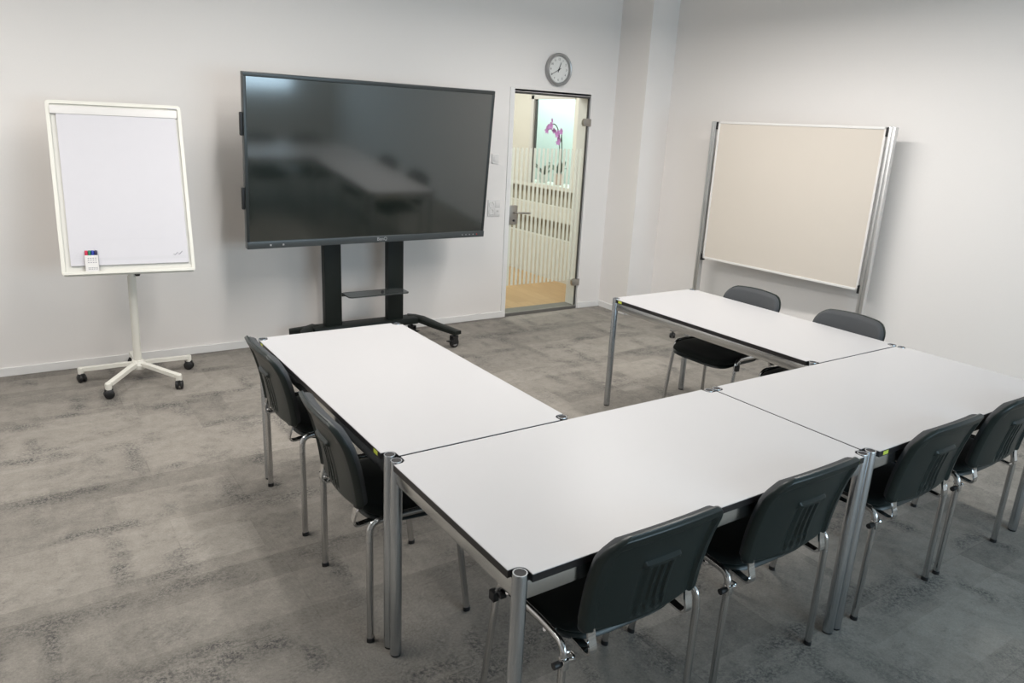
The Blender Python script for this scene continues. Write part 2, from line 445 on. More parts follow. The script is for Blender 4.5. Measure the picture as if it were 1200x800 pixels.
def flower(bm, c, s, ax):
    q = Vector((-1, 0, 0)).rotation_difference(Vector(ax).normalized()).to_matrix()
    for k in range(5):
        a = 2*PI*k/5+.3; ln = s*(1.0 if k % 2 else .85)
        ring = []
        for j in range(10):
            t = 2*PI*j/10
            u = ln*.55+ln*.5*math.cos(t); v = ln*.36*math.sin(t)
            p = Vector((-.004-.25*u, u*math.cos(a)-v*math.sin(a), u*math.sin(a)+v*math.cos(a)))
            ring.append(bm.verts.new(Vector(c)+q @ p))
        bm.faces.new(ring)
    bmesh.ops.create_icosphere(bm, subdivisions=1, radius=s*.22, matrix=Matrix.Translation(Vector(c)+q @ Vector((-s*.15, 0, 0))))
for st in stems:
    P = smooth_path(st, 8)
    b = BM(); tube(b, P, .006, n=6); so = obj('stem', b, 'stemgreen', orc)
    for k, t in enumerate((.52, .60, .68, .76, .84, .9, .96)):
        p = P[int(t*(len(P)-1))]
        b = BM(); flower(b, p+Vector((-.02+random.uniform(-.02, .01), random.uniform(-.05, .05), random.uniform(-.04, .04))), random.uniform(.034, .044), (-1, random.uniform(-.6, .3), random.uniform(-.3, .3)))
        obj('flower', b, 'petal', so, False)
# low dark plant beside it
lp = thing('potted_plant', 'small dark leaved plant in a white pot left of the orchid on the ledge', 'plant', (CX+.18, 5.56, 1.11))
b = BM(); lathe(b, [(.045, 0), (.05, .01), (.06, .10), (.054, .1), (.05, .08), (.01, .08)], 18); obj('pot', b, 'whiteplastic', lp)
for k in range(9):
    a = 2*PI*k/9+.2
    b = BM(); leafblade(b, (0, 0, .08), (math.cos(a), math.sin(a), 0), .15+.05*(k % 3), .016, -.06+.05*(k % 2)); obj('leaf', b, 'green', lp, False)

# ------------------------------------------------------------------ wall clock
ck = thing('wall_clock', 'round silver rimmed wall clock showing twenty to one above the glass door', 'clock', (3.385, YW-.001, 2.283))
RX = Matrix.Rotation(PI/2, 4, 'X')      # local z -> -y (into the room)
b = BM(); lathe(b, [(.128, 0), (.140, .004), (.143, .02), (.140, .040), (.132, .047), (.121, .043), (.115, .026), (.112, .022), (.112, .0)], 56, RX, False); obj('rim', b, 'silver', ck)
b = BM(); lathe(b, [(.001, .018), (.114, .018), (.114, .022), (.001, .022)], 48, RX); obj('dial', b, 'dial', ck)
b = BM()
for h in range(1, 13):
    a = PI/2-2*PI*h/12
    add_text(b, str(h), .026, RX @ Matrix.Translation((.088*math.cos(a), .088*math.sin(a), .0226)))
for k in range(60):
    a = 2*PI*k/60; box(b, (.104, -.0007, .022), (.109, .0007, .0226), mat=RX @ Matrix.Rotation(a, 4, 'Z'))
obj('numerals', b, 'ink', ck, False)
for nm, ang, ln, w, z in (('hour_hand', PI/2-math.radians(21), .066, .0045, .0245), ('minute_hand', PI/2-math.radians(240), .098, .003, .027)):
    b = BM(); prism(b, [(-.024, -w), (ln, -w*.45), (ln, w*.45), (-.024, w)], z, z+.0012, RX @ Matrix.Rotation(ang, 4, 'Z')); obj(nm, b, 'ink', ck, False)
b = BM(); lathe(b, [(.007, .023), (.007, .030)], 16, RX); obj('hub', b, 'ink', ck)

# switches between the screen and the door
sw = thing('wall_switch', 'small square white wall switch between the screen and the door', 'switch', (2.750, YW, 1.482))
b = BM(); box(b, (-.036, -.012, -.042), (.036, 0, .042), .004); obj('plate', b, 'whiteplastic', sw)
b = BM(); box(b, (-.02, -.017, -.022), (.024, -.012, .022), .002); obj('rocker', b, 'whiteplastic', sw)
so = thing('wall_socket', 'white double socket with switches on the wall beside the door handle', 'socket', (2.757, YW, 1.045))
b = BM(); box(b, (-.066, -.010, -.075), (.066, 0, .075), .004); obj('plate', b, 'whiteplastic', so)
for z in (.032, -.034):
    b = BM(); lathe(b, [(.026, 0), (.026, .005), (.022, .005), (.020, .001)], 24, Matrix.Translation((-.032, -.010, z)) @ RX); obj('outlet', b, 'whiteplastic', so)
for z in (.034, -.034):
    b = BM(); box(b, (.006, -.014, z-.028), (.060, -.010, z+.028), .002); obj('rocker', b, 'whiteplastic', so)
b = BM(); box(b, (.022, -.0146, -.036), (.046, -.0138, -.022)); o = obj('name_tag', b, 'shade', so, False)

# ------------------------------------------------------------------ tables
LW, LD, TH, TT, LR = 1.5, .75, .74, .022, .0200
def make_table(name, label):
    t = thing(name, label, 'table', group='white conference tables')
    hx, hy, r, ins = LW/2, LD/2, .0235, .0215
    o = []
    for sx, sy in ((1, 1), (-1, 1), (-1, -1), (1, -1)):
        cx, cy = sx*(hx-ins), sy*(hy-ins)
        pts = []
        # concave notch round the leg
        d = math.sqrt(max(0, r*r-ins*ins)) if r > ins else 0
        pa = (sx*hx, cy-sy*r); 
        seq = []
        a0 = math.atan2(-sy, 0.0) ; 
        for k in range(9):
            th = -PI/2+ (PI/2)*k/8*-1  # from -90deg to -180deg in the (+,+) corner
            seq.append((cx+sx*r*math.cos(th), cy+sy*r*math.sin(th)))
        seq = [(sx*hx, cy-sy*r)] + seq + [(cx-sx*r, sy*hy)]
        if sx*sy < 0: seq.reverse()
        o += seq
    b = BM(); prism(b, o, TH-TT, TH-.0015); obj('table_edge', b, 'edge', t, False)
    b = BM(); prism(b, [(x*(1-.0016/hx), y*(1-.0016/hy)) for x, y in o], TH-.0015, TH)
    o_ = obj('tabletop', b, 'laminate', t, False)
    b = BM(); box(b, (-hx+.05, -hy+.05, TH-TT-.002), (hx-.05, hy-.05, TH-TT)); obj('underside', b, 'under', t, False)
    for sx in (-1, 1):
        for sy in (-1, 1):
            b = BM(); c = (sx*(hx-ins), sy*(hy-ins))
            prof = [(.0001, .006), (LR-.002, .006), (LR, .008), (LR, TH-.002), (LR-.001, TH+.0015), (LR-.0045, TH+.0015), (LR-.005, TH-.003)]
            lathe(b, prof, 28, Matrix.Translation((c[0], c[1], 0)), False)
            lg = obj('leg', b, 'leg', t)
            b = BM(); lathe(b, [(LR-.0045, TH-.004), (LR-.0045, TH), (.004, TH+.0005)], 24, Matrix.Translation((c[0], c[1], 0))); obj('leg_cap', b, 'cap', lg)
            b = BM(); lathe(b, [(LR-.002, 0), (LR-.001, .006), (LR-.004, .008)], 20, Matrix.Translation((c[0], c[1], 0))); obj('glide', b, 'black', lg)
    zt, zb = TH-TT-.0005, TH-TT-.052
    for sy in (-1, 1):
        y0 = sy*(hy-.012); b = BM(); box(b, (-hx+ins+LR-.003, min(y0, y0-sy*.024), zb), (hx-ins-LR+.003, max(y0, y0-sy*.024), zt), .0025, 2); obj('apron', b, 'alu', t)
    for sx in (-1, 1):
        x0 = sx*(hx-.012); b = BM(); box(b, (min(x0, x0-sx*.024), -hy+ins+LR-.003, zb), (max(x0, x0-sx*.024), hy-ins-LR+.003, zt), .0025, 2); obj('apron', b, 'alu', t)
    for sx, sy in ((-1, 1), (1, -1), (1, 1)):
        b = BM(); y = sy*(hy+.0004); x = sx*(hx-.085)
        box(b, (x-.016, min(y, y-sy*.0008), TH-TT+.003), (x+.016, max(y, y-sy*.0008), TH-.004)); s = obj('label_sticker', b, 'sticker', t, False); s['label'] = 'small yellow green label on the black table edge'
    return t
G = .0026
t_left = make_table('conference_table', 'white table standing in front of the big black screen, left arm of the U')
TAB = [(t_left, (.3765, .7525+G, 0), PI/2)]
for lab, loc, rz in (('white table nearest the camera, where the two left chairs and front chairs meet', (.7525, -.376, 0), 0),
                     ('white table forming the right front corner of the U, behind the third front chair', (2.2585, -.376, 0), PI),
                     ('white table in front of the beige pinboard with two chairs behind it', (2.6315, .7525+G, 0), PI/2)):
    c = copy_tree(t_left); c['label'] = lab; TAB.append((c, loc, rz))
    if loc[0] > 2:      # no label at the first long edge corner of these two
        st = [k for k in c.children if k.name.startswith('label_sticker')][0]; bpy.data.objects.remove(st)
for t, loc, rz in TAB: t.location = loc; t.rotation_euler = (0, 0, rz)

# ------------------------------------------------------------------ chairs (facing +y, origin between the rear feet)
def sstep(a, b, x):
    t = max(0., min(1., (x-a)/(b-a))); return t*t*(3-2*t)
def back_y(z):
    t = (z-.50)/.33
    return -.036-.030*t-.052*t*t
def back_pt(u, z, off):
    """u in metres across, z height, off = outward (towards the rear) offset"""
    k = u/.225
    cur = .028*k*k*(1-.2*sstep(.70, .83, z))          # sides wrap forward
    return Vector((u, back_y(z)+cur-off, z-.012*(1-k*k)*sstep(.58, .49, z)))
ZB, ZT = .497, .832
def outline_w(z):
    w = .226-.010*sstep(ZB, ZB+.3, ZT-z+ZB) if False else .2215+.004*sstep(.5, .7, z)
    rt, rb = .080, .030
    if z > ZT-rt:
        q = (z-(ZT-rt))/rt; w -= rt*(1-math.sqrt(max(0, 1-q*q)))
    if z < ZB+rb:
        q = ((ZB+rb)-z)/rb; w -= rb*(1-math.sqrt(max(0, 1-q*q)))
    return w
def top_arch(u, z):
    return z-.018*(u/.22)**2*sstep(.60, .83, z)
def grid_panel(bm, off_fn, nu=60, nv=52, shrink=0., flip=False):
    rows = []
    for j in range(nv+1):
        tv = j/nv; tv = .5-.5*math.cos(PI*tv)
        z = ZB+shrink+(ZT-ZB-2*shrink)*tv
        w = max(.01, outline_w(ZB+(ZT-ZB)*min(.9985, max(.0015, tv)))-shrink); row = []
        for i in range(nu+1):
            u = -w+2*w*i/nu
            edge = min((w-abs(u)), (z-ZB-shrink)*1., (ZT-shrink-z)*1.)
            row.append(bm.verts.new(back_pt(u, top_arch(u, z), off_fn(u, z, edge))))
        rows.append(row)
    for a, c in zip(rows, rows[1:]):
        for i in range(nu): bm.faces.new((a[i], a[i+1], c[i+1], c[i]))
    per = rows[0]+[r[-1] for r in rows[1:]]+list(reversed(rows[-1]))[1:]+[r[0] for r in reversed(rows)][1:-1]
    return per
def bridge(bm, p, q):
    n = len(p)
    for i in range(n): 
        try: bm.faces.new((p[i], p[(i+1) % n], q[(i+1) % n], q[i]))
        except ValueError: pass
def shell_off(u, z, e):
    o = .013*sstep(-.001, .012, e)                    # rounded rim
    o -= .011*sstep(.036, .047, min(e if z > .6 else 1., max(0, outline_w(max(.56, z))-abs(u))))                   # sunken field inside the border
    # ribbed centre block with a bar above
    cx = u
    if abs(cx) < .062 and z < .690:
        inb = sstep(.062, .056, abs(cx))
        o += inb*.0035*sstep(.52, .53, z)
        o += inb*.0065*(1 if (int((cx+.062)/.0155) % 2 == 0) else 0)*sstep(.51, .53, z)*sstep(.688, .676, z)*-1
    if abs(cx) < .066 and .686 < z < .706:
        o += .012*sstep(.066, .062, abs(cx))*sstep(.686, .690, z)*sstep(.706, .699, z)
    return o
def pad_off(u, z, e): return -.012-.022*sstep(-.004, .016, e)

def make_chair(label):
    t = thing('conference_chair', label, 'chair', group='black stacking chairs round the tables')
    # moulded rear shell
    b = BM()
    p = grid_panel(b, shell_off, 86, 64); q = grid_panel(b, lambda u, z, e: -.006, 86, 64); bridge(b, p, q)
    bk = obj('backrest', b, 'plastic', t, ang=50)
    b = BM()
    p = grid_panel(b, pad_off, 40, 36, .006); q = grid_panel(b, lambda u, z, e: -.004, 40, 36, .006); bridge(b, p, q)
    o = obj('back_cushion', b, 'backfab', bk, ang=60); o['label'] = 'dark grey fabric back cushion'
    # seat: cushion and pan
    def seat(bm, z0, z1, grow, dome):
        n = 64; rings = []
        def outl(s, a):
            e = 2/4.2
            c, d = math.cos(a), math.sin(a)
            x = .232*s*math.copysign(abs(c)**e, c); y = .212*s*math.copysign(abs(d)**e, d)
            x *= (1+.04*(y/.2))
            return x, y+.222
        prof = [(.02, z1+dome), (.35, z1+dome*.95), (.62, z1+dome*.75), (.82, z1+dome*.4), (.93, z1), (.985, z1-.009), (1.0, z1-.020), (.985, z0+.004), (.95, z0), (.5, z0), (.02, z0)]
        for s, z in prof:
            r = []
            for k in range(n):
                a = 2*PI*k/n; x, y = outl(s*grow, a)
                dz = -.020*sstep(.28, .45, y)-.008*(1-(x/.23)**2)*sstep(.0, .3, y)*sstep(.45, .25, y)+.006*sstep(.10, .0, y)
                r.append(bm.verts.new((x, y, z+dz)))
            rings.append(r)
        for a, c in zip(rings, rings[1:]):
            for k in range(n): bm.faces.new((a[k], a[(k+1) % n], c[(k+1) % n], c[k]))
        bm.faces.new(rings[0]); bm.faces.new(list(reversed(rings[-1])))
    b = BM(); seat(b, .448, .476, 1.0, .010); st = obj('seat', b, 'fabric', t, ang=60)
    b = BM(); seat(b, .432, .449, .985, .0); obj('seat_pan', b, 'plastic', st, ang=60)
    # two oval tube side frames: each with its front and rear leg
    for s in (-1, 1):
        zr = .466
        rail = fillet([(s*.258, .0, .395), (s*.253, .004, zr), (s*.246, .10, zr+.004), (s*.246, .26, zr+.004), (s*.251, .328, zr), (s*.255, .338, .39)], .075, 8)
        b = BM(); tube(b, rail, .0095, .0125, 14); fr = obj('side_frame', b, 'chairtube', t)
        for nm, a, c in (('leg', (s*.258, 0, .40), (s*.262, 0, .008)), ('leg', (s*.255, .338, .395), (s*.262, .385, .008))):
            b = BM(); tube(b, [a, c], .0098, .0128, 14); lg = obj(nm, b, 'chairtube', t)
            b = BM(); tube(b, [(c[0], c[1], .016), (c[0], c[1], 0)], .0115, .0145, 14); obj('glide', b, 'black', lg)
        if s < 0:      # linking fittings sit on one side only
            b = BM(); box(b, (-.276, .318, .408), (-.256, .346, .440), .003); box(b, (-.262, .300, .425), (-.240, .330, .440), .003); obj('linking_clip', b, 'black', fr)
            b = BM(); tube(b, [(-.285, .004, .412), (-.262, .004, .412)], .010, n=12); obj('linking_knob', b, 'black', fr)
            b = BM(); tube(b, fillet([(-.256, .0, .425), (-.225, -.012, .425), (-.218, .015, .425), (-.245, .02, .43)], .012, 5), .0045, n=8); box(b, (-.266, -.015, .40), (-.246, .012, .432), .003); obj('linking_hook', b, 'chrome', fr)
        # flat upright that carries the back
        up = fillet([(s*.178, .16, .440), (s*.178, .040, .434), (s*.181, -.040, .424), (s*.184, back_y(.50)+.020, .50), (s*.186, back_y(.56)+.020, .56)], .05, 7)
        b = BM(); rectsweep(b, up, .026, .007); obj('back_bracket', b, 'chrome', t)
    # crossbars under the seat
    for y in (.10, .29):
        b = BM(); tube(b, [(-.246, y, .455 if y < .2 else .455), (-.19, y, .428), (.19, y, .428), (.246, y, .455)], .008, .010, 10, hint=(0, 1, 0)); obj('crossbar', b, 'chairtube', t)
    return t

chairs = [
    ('black chair beside the nearest silver table leg, ribbed back facing the viewer', (.435, -.735, 0), 0),
    ('second black chair along the front tables, just left of the double silver table legs', (1.09, -.733, 0), 0),
    ('black chair along the front tables, just right of the double silver table legs', (1.905, -.735, 0), 0),
    ('black chair along the front tables cut off by the right photo edge', (2.52, -.735, 0), 0),
    ('farther black chair along the left side of the tables, nearest the flip chart', (.006, 1.135, 0), -PI/2),
    ('near black chair on the left side of the tables, just behind the doubled corner legs', (-.012, .345, 0), -PI/2-.045),
    ('grey backed chair under the pinboard on the far right table, nearer the glass door', (2.99, 1.03, 0), PI/2),
    ('grey backed chair under the pinboard on the far right table, farther from the glass door', (2.99, .335, 0), PI/2),
]
c0 = make_chair(chairs[0][0])
for i, (lab, loc, rz) in enumerate(chairs):
    c = c0 if i == 0 else copy_tree(c0)
    c['label'] = lab; c.location = loc; c.rotation_euler = (0, 0, rz)

# ------------------------------------------------------------------ flip chart
FX, FY = -.325, 3.30
fc = thing('flip_chart', 'cream white flip chart stand with blank paper pad on a five star wheeled base', 'flip chart', (FX, FY, 0))
def castor(parent, x, y, rot, r=.026, name='castor', mat='black', hz=.085):
    b = BM(); m = Matrix.Translation((x, y, r)) @ Matrix.Rotation(rot, 4, 'Z') @ Matrix.Rotation(PI/2, 4, 'Y')
    for s in (-1, 1):
        lathe(b, [(r*.3, s*.004), (r*.92, s*.006), (r, s*.010), (r*.97, s*.018), (r*.75, s*.024), (r*.2, s*.026)], 20, m)
    # hood
    m2 = Matrix.Translation((x, y, r)) @ Matrix.Rotation(rot, 4, 'Z')
    tube(b, [m2 @ Vector((0, 0, r*.2)), m2 @ Vector((0, 0, hz-r))], .008, n=10)
    box(b, (-.012, -r*.8, -r*.2), (.012, r*.8, r*1.15), .006, 2, mat=m2)
    return obj(name, b, mat, parent)
for k in range(5):
    a = math.radians(17+72*k); d = Vector((math.cos(a), math.sin(a), 0)); R = .35
    b = BM()
    P = [Vector((0, 0, .122)), d*.10+Vector((0, 0, .118)), d*.22+Vector((0, 0, .104)), d*(R-.012)+Vector((0, 0, .092))]
    hint = d.cross(Vector((0, 0, 1)))
    rectsweep(b, P, .036, .024, hint)
    tube(b, [d*R+Vector((0, 0, .106)), d*R+Vector((0, 0, .100)), d*R+Vector((0, 0, .062))], .020, n=14, radii=[.75, 1, 1])
    foot = obj('base_arm', b, 'cream', fc)
    castor(foot, d.x*R, d.y*R, a+.7, .031, hz=.075)
b = BM(); lathe(b, [(.032, .085), (.05, .09), (.052, .118), (.040, .135), (.034, .15)], 24); obj('hub', b, 'cream', fc)
b = BM(); tube(b, [(0, 0, .12), (.012, -.004, .72)], .0255, n=22); tube(b, [(.012, -.004, .70), (.020, -.008, 1.08)], .020, n=18); pole = obj('pole', b, 'cream', fc)
b = BM(); lathe(b, [(.008, 0), (.017, .01), (.017, .028), (.012, .032)], 16, Matrix.Translation((.030, -.01, .735)) @ Matrix.Rotation(PI/2, 4, 'Y')); obj('clamp_knob', b, 'black', pole)
# board, tilted back
yaw, tilt, BW, BH = -.115, .282, .739, 1.055
ex = Vector((math.cos(yaw), math.sin(yaw), 0)); nn = Vector((-math.sin(yaw), math.cos(yaw), 0))
ez = Vector((0, 0, math.cos(tilt)))+nn*math.sin(tilt); ey = ez.cross(ex)
BC = Vector((-.322, 3.2, 1.289))-Vector((FX, FY, 0))
FB = Matrix.Translation(BC) @ Matrix((ex, ey, ez)).transposed().to_4x4()     # local: x right, y away from the viewer, z up the board
b = BM(); box(b, (-BW/2+.012, .004, -BH/2+.012), (BW/2-.012, .016, BH/2-.012), mat=FB); bd = obj('board', b, 'creamboard', fc, False)
b = BM()
fw = .020
prism(b, rrect(BW, BH, .022), 0, .001)
bmesh.ops.delete(b, geom=b.verts[:], context='VERTS')
RY = FB @ Matrix.Rotation(PI/2, 4, 'X')
oo, ii = rrect(BW, BH, .022, 6), rrect(BW-2*fw, BH-2*fw, .010, 6)
def ring_prism(bm, o, i, z0, z1, mat):
    L4 = [[bm.verts.new(mat @ Vector((x, y, z))) for x, y in ol] for ol, z in ((o, z0), (o, z1), (i, z1), (i, z0))]
    n = len(o)
    for A, B_ in zip(L4, L4[1:]+L4[:1]):
        for j in range(n): bm.faces.new((A[j], A[(j+1) % n], B_[(j+1) % n], B_[j]))
ring_prism(b, oo, ii, -.020, .008, RY)
obj('frame', b, 'cream', bd)
b = BM(); box(b, (-BW/2+.020, -.016, BH/2-.082), (BW/2-.024, .006, BH/2-.034), .004, mat=FB); cl = obj('paper_clamp', b, 'whiteplastic', bd)
b = BM(); box(b, (BW/2-.075, -.0085, BH/2-.022), (BW/2-.022, -.007, BH/2-.016), mat=FB); obj('brand_strip', b, 'greyprint', bd, False)
PB, PT, PL, PR = -BH/2+.060, BH/2-.06, -BW/2+.050, BW/2-.035
b = BM(); box(b, (PL, -.010, PB), (PR, .004, PT), .001, 1, mat=FB); pad = obj('paper_pad', b, 'paper', bd, False)
# printed marks on the sheet
b = BM()
ring_prism(b, [(-.016, 0), (.016, 0), (0, .028)], [(-.009, .005), (.009, .005), (0, .019)], 0, .0008, FB @ Matrix.Translation((PL+.045, -.0102, PB+.055)) @ Matrix.Rotation(PI/2, 4, 'X'))
box(b, (PL+.024, -.0110, PB+.046), (PL+.066, -.0102, PB+.050), mat=FB)
obj('triangle_mark', b, 'greyprint', pad, False)
b = BM()
for x0, z0, x1, z1 in ((0, .006, .010, 0), (.010, 0, .026, .016), (.028, .006, .036, .004), (.036, .004, .052, .022)):
    A = FB @ Vector((PR-.085+x0, -.0107, PB+.050+z0)); B_ = FB @ Vector((PR-.085+x1, -.0107, PB+.050+z1)); tube(b, [A, B_], .0016, n=6)
obj('tick_mark', b, 'midprint', pad, False)
b = BM()
box(b, (PL+.14, -.0104, PB+.028), (PR-.012, -.0101, PB+.046), mat=FB); box(b, (PL+.16, -.0104, PB+.155), (PR-.10, -.0101, PB+.157), mat=FB)
for k in range(3): box(b, (PL+.2+.12*k, -.0104, PB+.215+.0*k), (PL+.27+.12*k, -.0101, PB+.2165), mat=FB)
obj('printed_lines', b, 'greyprint', pad, False)
M['greyprint'].node_tree.nodes['Principled BSDF'].inputs['Base Color'].default_value = (.60, .59, .62, 1)
# tray and rear bracket
b = BM(); box(b, (-BW/2+.01, -.040, -BH/2+.004), (BW/2-.01, .0, -BH/2+.016), .004, mat=FB); box(b, (-BW/2+.01, -.040, -BH/2+.012), (BW/2-.01, -.036, -BH/2+.022), .0015, mat=FB); obj('pen_tray', b, 'cream', bd)
b = BM(); box(b, (-.03, .015, -.30), (.05, .17, -.22), .008, mat=FB); obj('rear_bracket', b, 'cream', bd)

# marker wallet leaning on the sheet: the pack and each marker are things
FBW = Matrix.Translation((FX, FY, 0)) @ FB
mx0, mz0 = PL+.113, -BH/2+.0225
b = BM()
for lo, hi in (((-.036, -.030, 0), (.036, -.0285, .098)), ((-.036, -.0125, 0), (.036, -.011, .098)), ((-.036, -.030, 0), (-.0345, -.011, .098)), ((.0345, -.030, 0), (.036, -.011, .098)), ((-.036, -.030, 0), (.036, -.011, .0015))):
    box(b, lo, hi)
MM = FBW @ Matrix.Translation((mx0, 0, mz0))
o = obj('marker_pack', b, 'whiteplastic', None, False); o.matrix_world = MM
tag(o, 'white pack of four board markers standing on the flip chart tray', 'marker pack')
b = BM()
for k in range(3):
    add_text(b, 'nnn' , .010, Matrix.Translation((-.014+.018*k, -.0305, .076)) @ Matrix.Rotation(PI/2, 4, 'X')); bmesh.ops.delete(b, geom=b.verts[:], context='VERTS')
for zz, xs in ((.078, 4), (.066, 4), (.052, 4), (.020, 6), (.012, 6)):
    for k in range(xs):
        w_ = .052/xs; x = -.02+w_*k
        box(b, (x, -.0305, zz), (x+w_*.55, -.0301, zz+.0045))
obj('printed_lines', b, 'midprint', o, False)
for k, cn in enumerate(('red', 'pgreen', 'blue', 'navy')):
    b = BM(); x = -.0255+.017*k
    lathe(b, [(.0065, .003), (.0078, .006), (.0078, .093), (.006, .095)], 14, Matrix.Translation((x, -.0205, 0)))
    mk = obj('marker', b, 'whiteplastic', None); mk.matrix_world = MM
    tag(mk, '%s capped marker standing in the white pack on the flip chart' % {'red': 'red', 'pgreen': 'green', 'blue': 'blue', 'navy': 'black'}[cn], 'marker', 'markers in the pack')
    b = BM(); lathe(b, [(.0075, .091), (.0083, .093), (.0080, .125), (.0065, .128)], 14, Matrix.Translation((x, -.0205, 0))); obj('cap', b, cn, mk)

# ------------------------------------------------------------------ interactive screen on its trolley
tyaw, ttilt, TW, THt = .034, -.087, 1.957, 1.166
tr = thing('screen_trolley', 'black wheeled trolley with two columns and a small shelf carrying the big screen', 'trolley', (1.383, 3.48, 0), 0)
tv = thing('interactive_display', 'huge black interactive screen hung on the wheeled trolley', 'screen', (1.393, 3.215, 1.45), tyaw)
RT = Matrix.Rotation(ttilt*-1, 4, 'X')       # top leans towards the room
def tvo(name, bm, mat, parent=tv, smooth=True): return obj(name, bm, mat, parent, smooth, mat4=RT)
hw, hh = TW/2, THt/2
b = BM(); box(b, (-hw+.02, .020, -hh+.02), (hw-.02, .085, hh-.02), .01); box(b, (-.55, .08, -.35), (.55, .10, .35), .01); tvo('rear_housing', b, 'black')
b = BM()
box(b, (-hw, -.004, hh-.028), (hw, .045, hh), .004); box(b, (-hw, -.004, -hh+.046), (-hw+.022, .045, hh-.027), .004); box(b, (hw-.022, -.004, -hh+.046), (hw, .045, hh-.027), .004)
fr = tvo('frame', b, 'bezel')
b = BM(); box(b, (-hw, -.014, -hh), (hw, .045, -hh+.050), .006); lb = tvo('lower_bezel', b, 'lowbezel')
b = BM(); box(b, (-hw+.021, .000, -hh+.049), (hw-.021, .018, hh-.027)); sc = tvo('screen', b, 'screen', smooth=False)
for z in (.255, -.235):
    b = BM(); box(b, (-hw-.019, .012, z-.075), (-hw+.002, .040, z+.075), .008, 3); tvo('grab_handle', b, 'black')
b = BM(); add_text(b, 'BenQ', .036, Matrix.Translation((.04, -.0145, -hh+.027)) @ Matrix.Rotation(PI/2, 4, 'X')); tvo('brand_lettering', b, 'logo', lb, False)
for k in range(5):
    b = BM(); lathe(b, [(.0045, 0), (.0045, .002)], 12, Matrix.Translation((hw-.215+.035*k, -.0138, -hh+.026)) @ RX); tvo('button', b, 'reddot' if k == 4 else 'wheelgrey', lb)
for x in (.155, .245):
    b = BM(); box(b, (-hw+x, -.0152, -hh+.018), (-hw+x+.012, -.0135, -hh+.030)); tvo('port', b, 'wheelgrey', lb, False)
# trolley: columns, base, arms, castors, shelf, bracket plates   (local origin 1.383, 3.48)
for x0 in (-.345, .188):
    b = BM(); box(b, (x0, -.035, .17), (x0+.137, .035, 1.75), .008); obj('column', b, 'blackmetal', tr)
    b = BM(); box(b, (x0+.03, -.075, 1.15), (x0+.107, -.034, 1.72), .004); obj('mounting_rail', b, 'blackmetal', tr)
b = BM(); box(b, (-.45, -.075, .135), (.45, .075, .19), .014); obj('base_bar', b, 'blackmetal', tr)
def arm(pts, w0, w1, h0, h1):
    b = BM(); P, T = frames(pts); rings = []
    for i, (p, t) in enumerate(zip(P, T)):
        k = i/(len(P)-1); w = w0+(w1-w0)*k; h = h0+(h1-h0)*k; a = t.cross(Vector((0, 0, 1))).normalized()
        rings.append([b.verts.new(p+a*sx*w/2+Vector((0, 0, sz*h/2))) for sx, sz in ((-1, -1), (1, -1), (1, .6), (.7, 1), (-.7, 1), (-1, .6))])
    n = 6
    for r0, r1 in zip(rings, rings[1:]):
        for j in range(n): b.faces.new((r0[j], r0[(j+1) % n], r1[(j+1) % n], r1[j]))
    b.faces.new(list(reversed(rings[0]))); b.faces.new(rings[-1])
    return b
def bigcastor(parent, x, y, rot):
    m = Matrix.Translation((x, y, 0)) @ Matrix.Rotation(rot, 4, 'Z') @ Matrix.Diagonal((1.25, 1.12, 1.12, 1))
    b = BM(); lathe(b, [(.006, -.013), (.030, -.013), (.036, -.010), (.037, 0), (.036, .010), (.030, .013), (.006, .013)], 26, m @ Matrix.Translation((0, 0, .037)) @ Matrix.Rotation(PI/2, 4, 'Y')); w = obj('castor', b, 'black', parent)
    b = BM(); lathe(b, [(.003, -.0145), (.020, -.0145), (.022, -.013), (.022, .013), (.020, .0145), (.003, .0145)], 20, m @ Matrix.Translation((0, 0, .037)) @ Matrix.Rotation(PI/2, 4, 'Y')); obj('wheel_disc', b, 'wheelgrey', w)
    b = BM()
    for s in (-1, 1): box(b, (s*.018-.002, -.026, .03), (s*.018+.002, .02, .088), .001, mat=m)
    box(b, (-.02, -.026, .084), (.02, .024, .092), .002, mat=m); tube(b, [m @ Vector((0, 0, .09)), m @ Vector((0, 0, .125))], .010, n=10)
    box(b, (-.014, -.065, .052), (.014, -.024, .058), .002, mat=m)
    obj('castor_fork', b, 'black', parent)
a = obj('base_arm', arm([(.40, .045, .165), (.455, .02, .165), (.50, -.03, .160), (.545, -.20, .147), (.63, -.43, .128)], .11, .075, .055, .032), 'blackmetal', tr)
bigcastor(a, .608, -.405, -1.35); bigcastor(a, .43, .02, .5)
a = obj('base_arm', arm([(-.40, .045, .165), (-.455, .02, .165), (-.50, -.03, .160), (-.545, -.20, .147), (-.63, -.43, .128)], .11, .075, .055, .032), 'blackmetal', tr)
bigcastor(a, -.608, -.405, -2.6)
a = obj('base_arm', arm([(-.43, .045, .163), (-.50, .055, .158), (-.60, .085, .148)], .085, .07, .045, .035), 'blackmetal', tr)
bigcastor(a, -.585, .08, -.4)
b = BM(); prism(b, rrect(.51, .18, .03, 5, .045, -.115), .440, .450); box(b, (-.208, -.036, .42), (.19, -.030, .45)); sh = obj('shelf', b, 'shelfglass', tr)
b = BM(); lathe(b, [(.014, .45), (.014, .458), (.008, .464)], 12, Matrix.Translation((.10, -.12, 0))); obj('shelf_knob', b, 'black', sh)

# ------------------------------------------------------------------ pinboard on a stand
pyaw = -math.radians(86.8); PW, PH = 1.452, 1.172
pb = thing('pinboard_stand', 'large beige pinboard held between two aluminium posts before the right wall', 'pinboard', (4.225, 1.752, 0), pyaw)
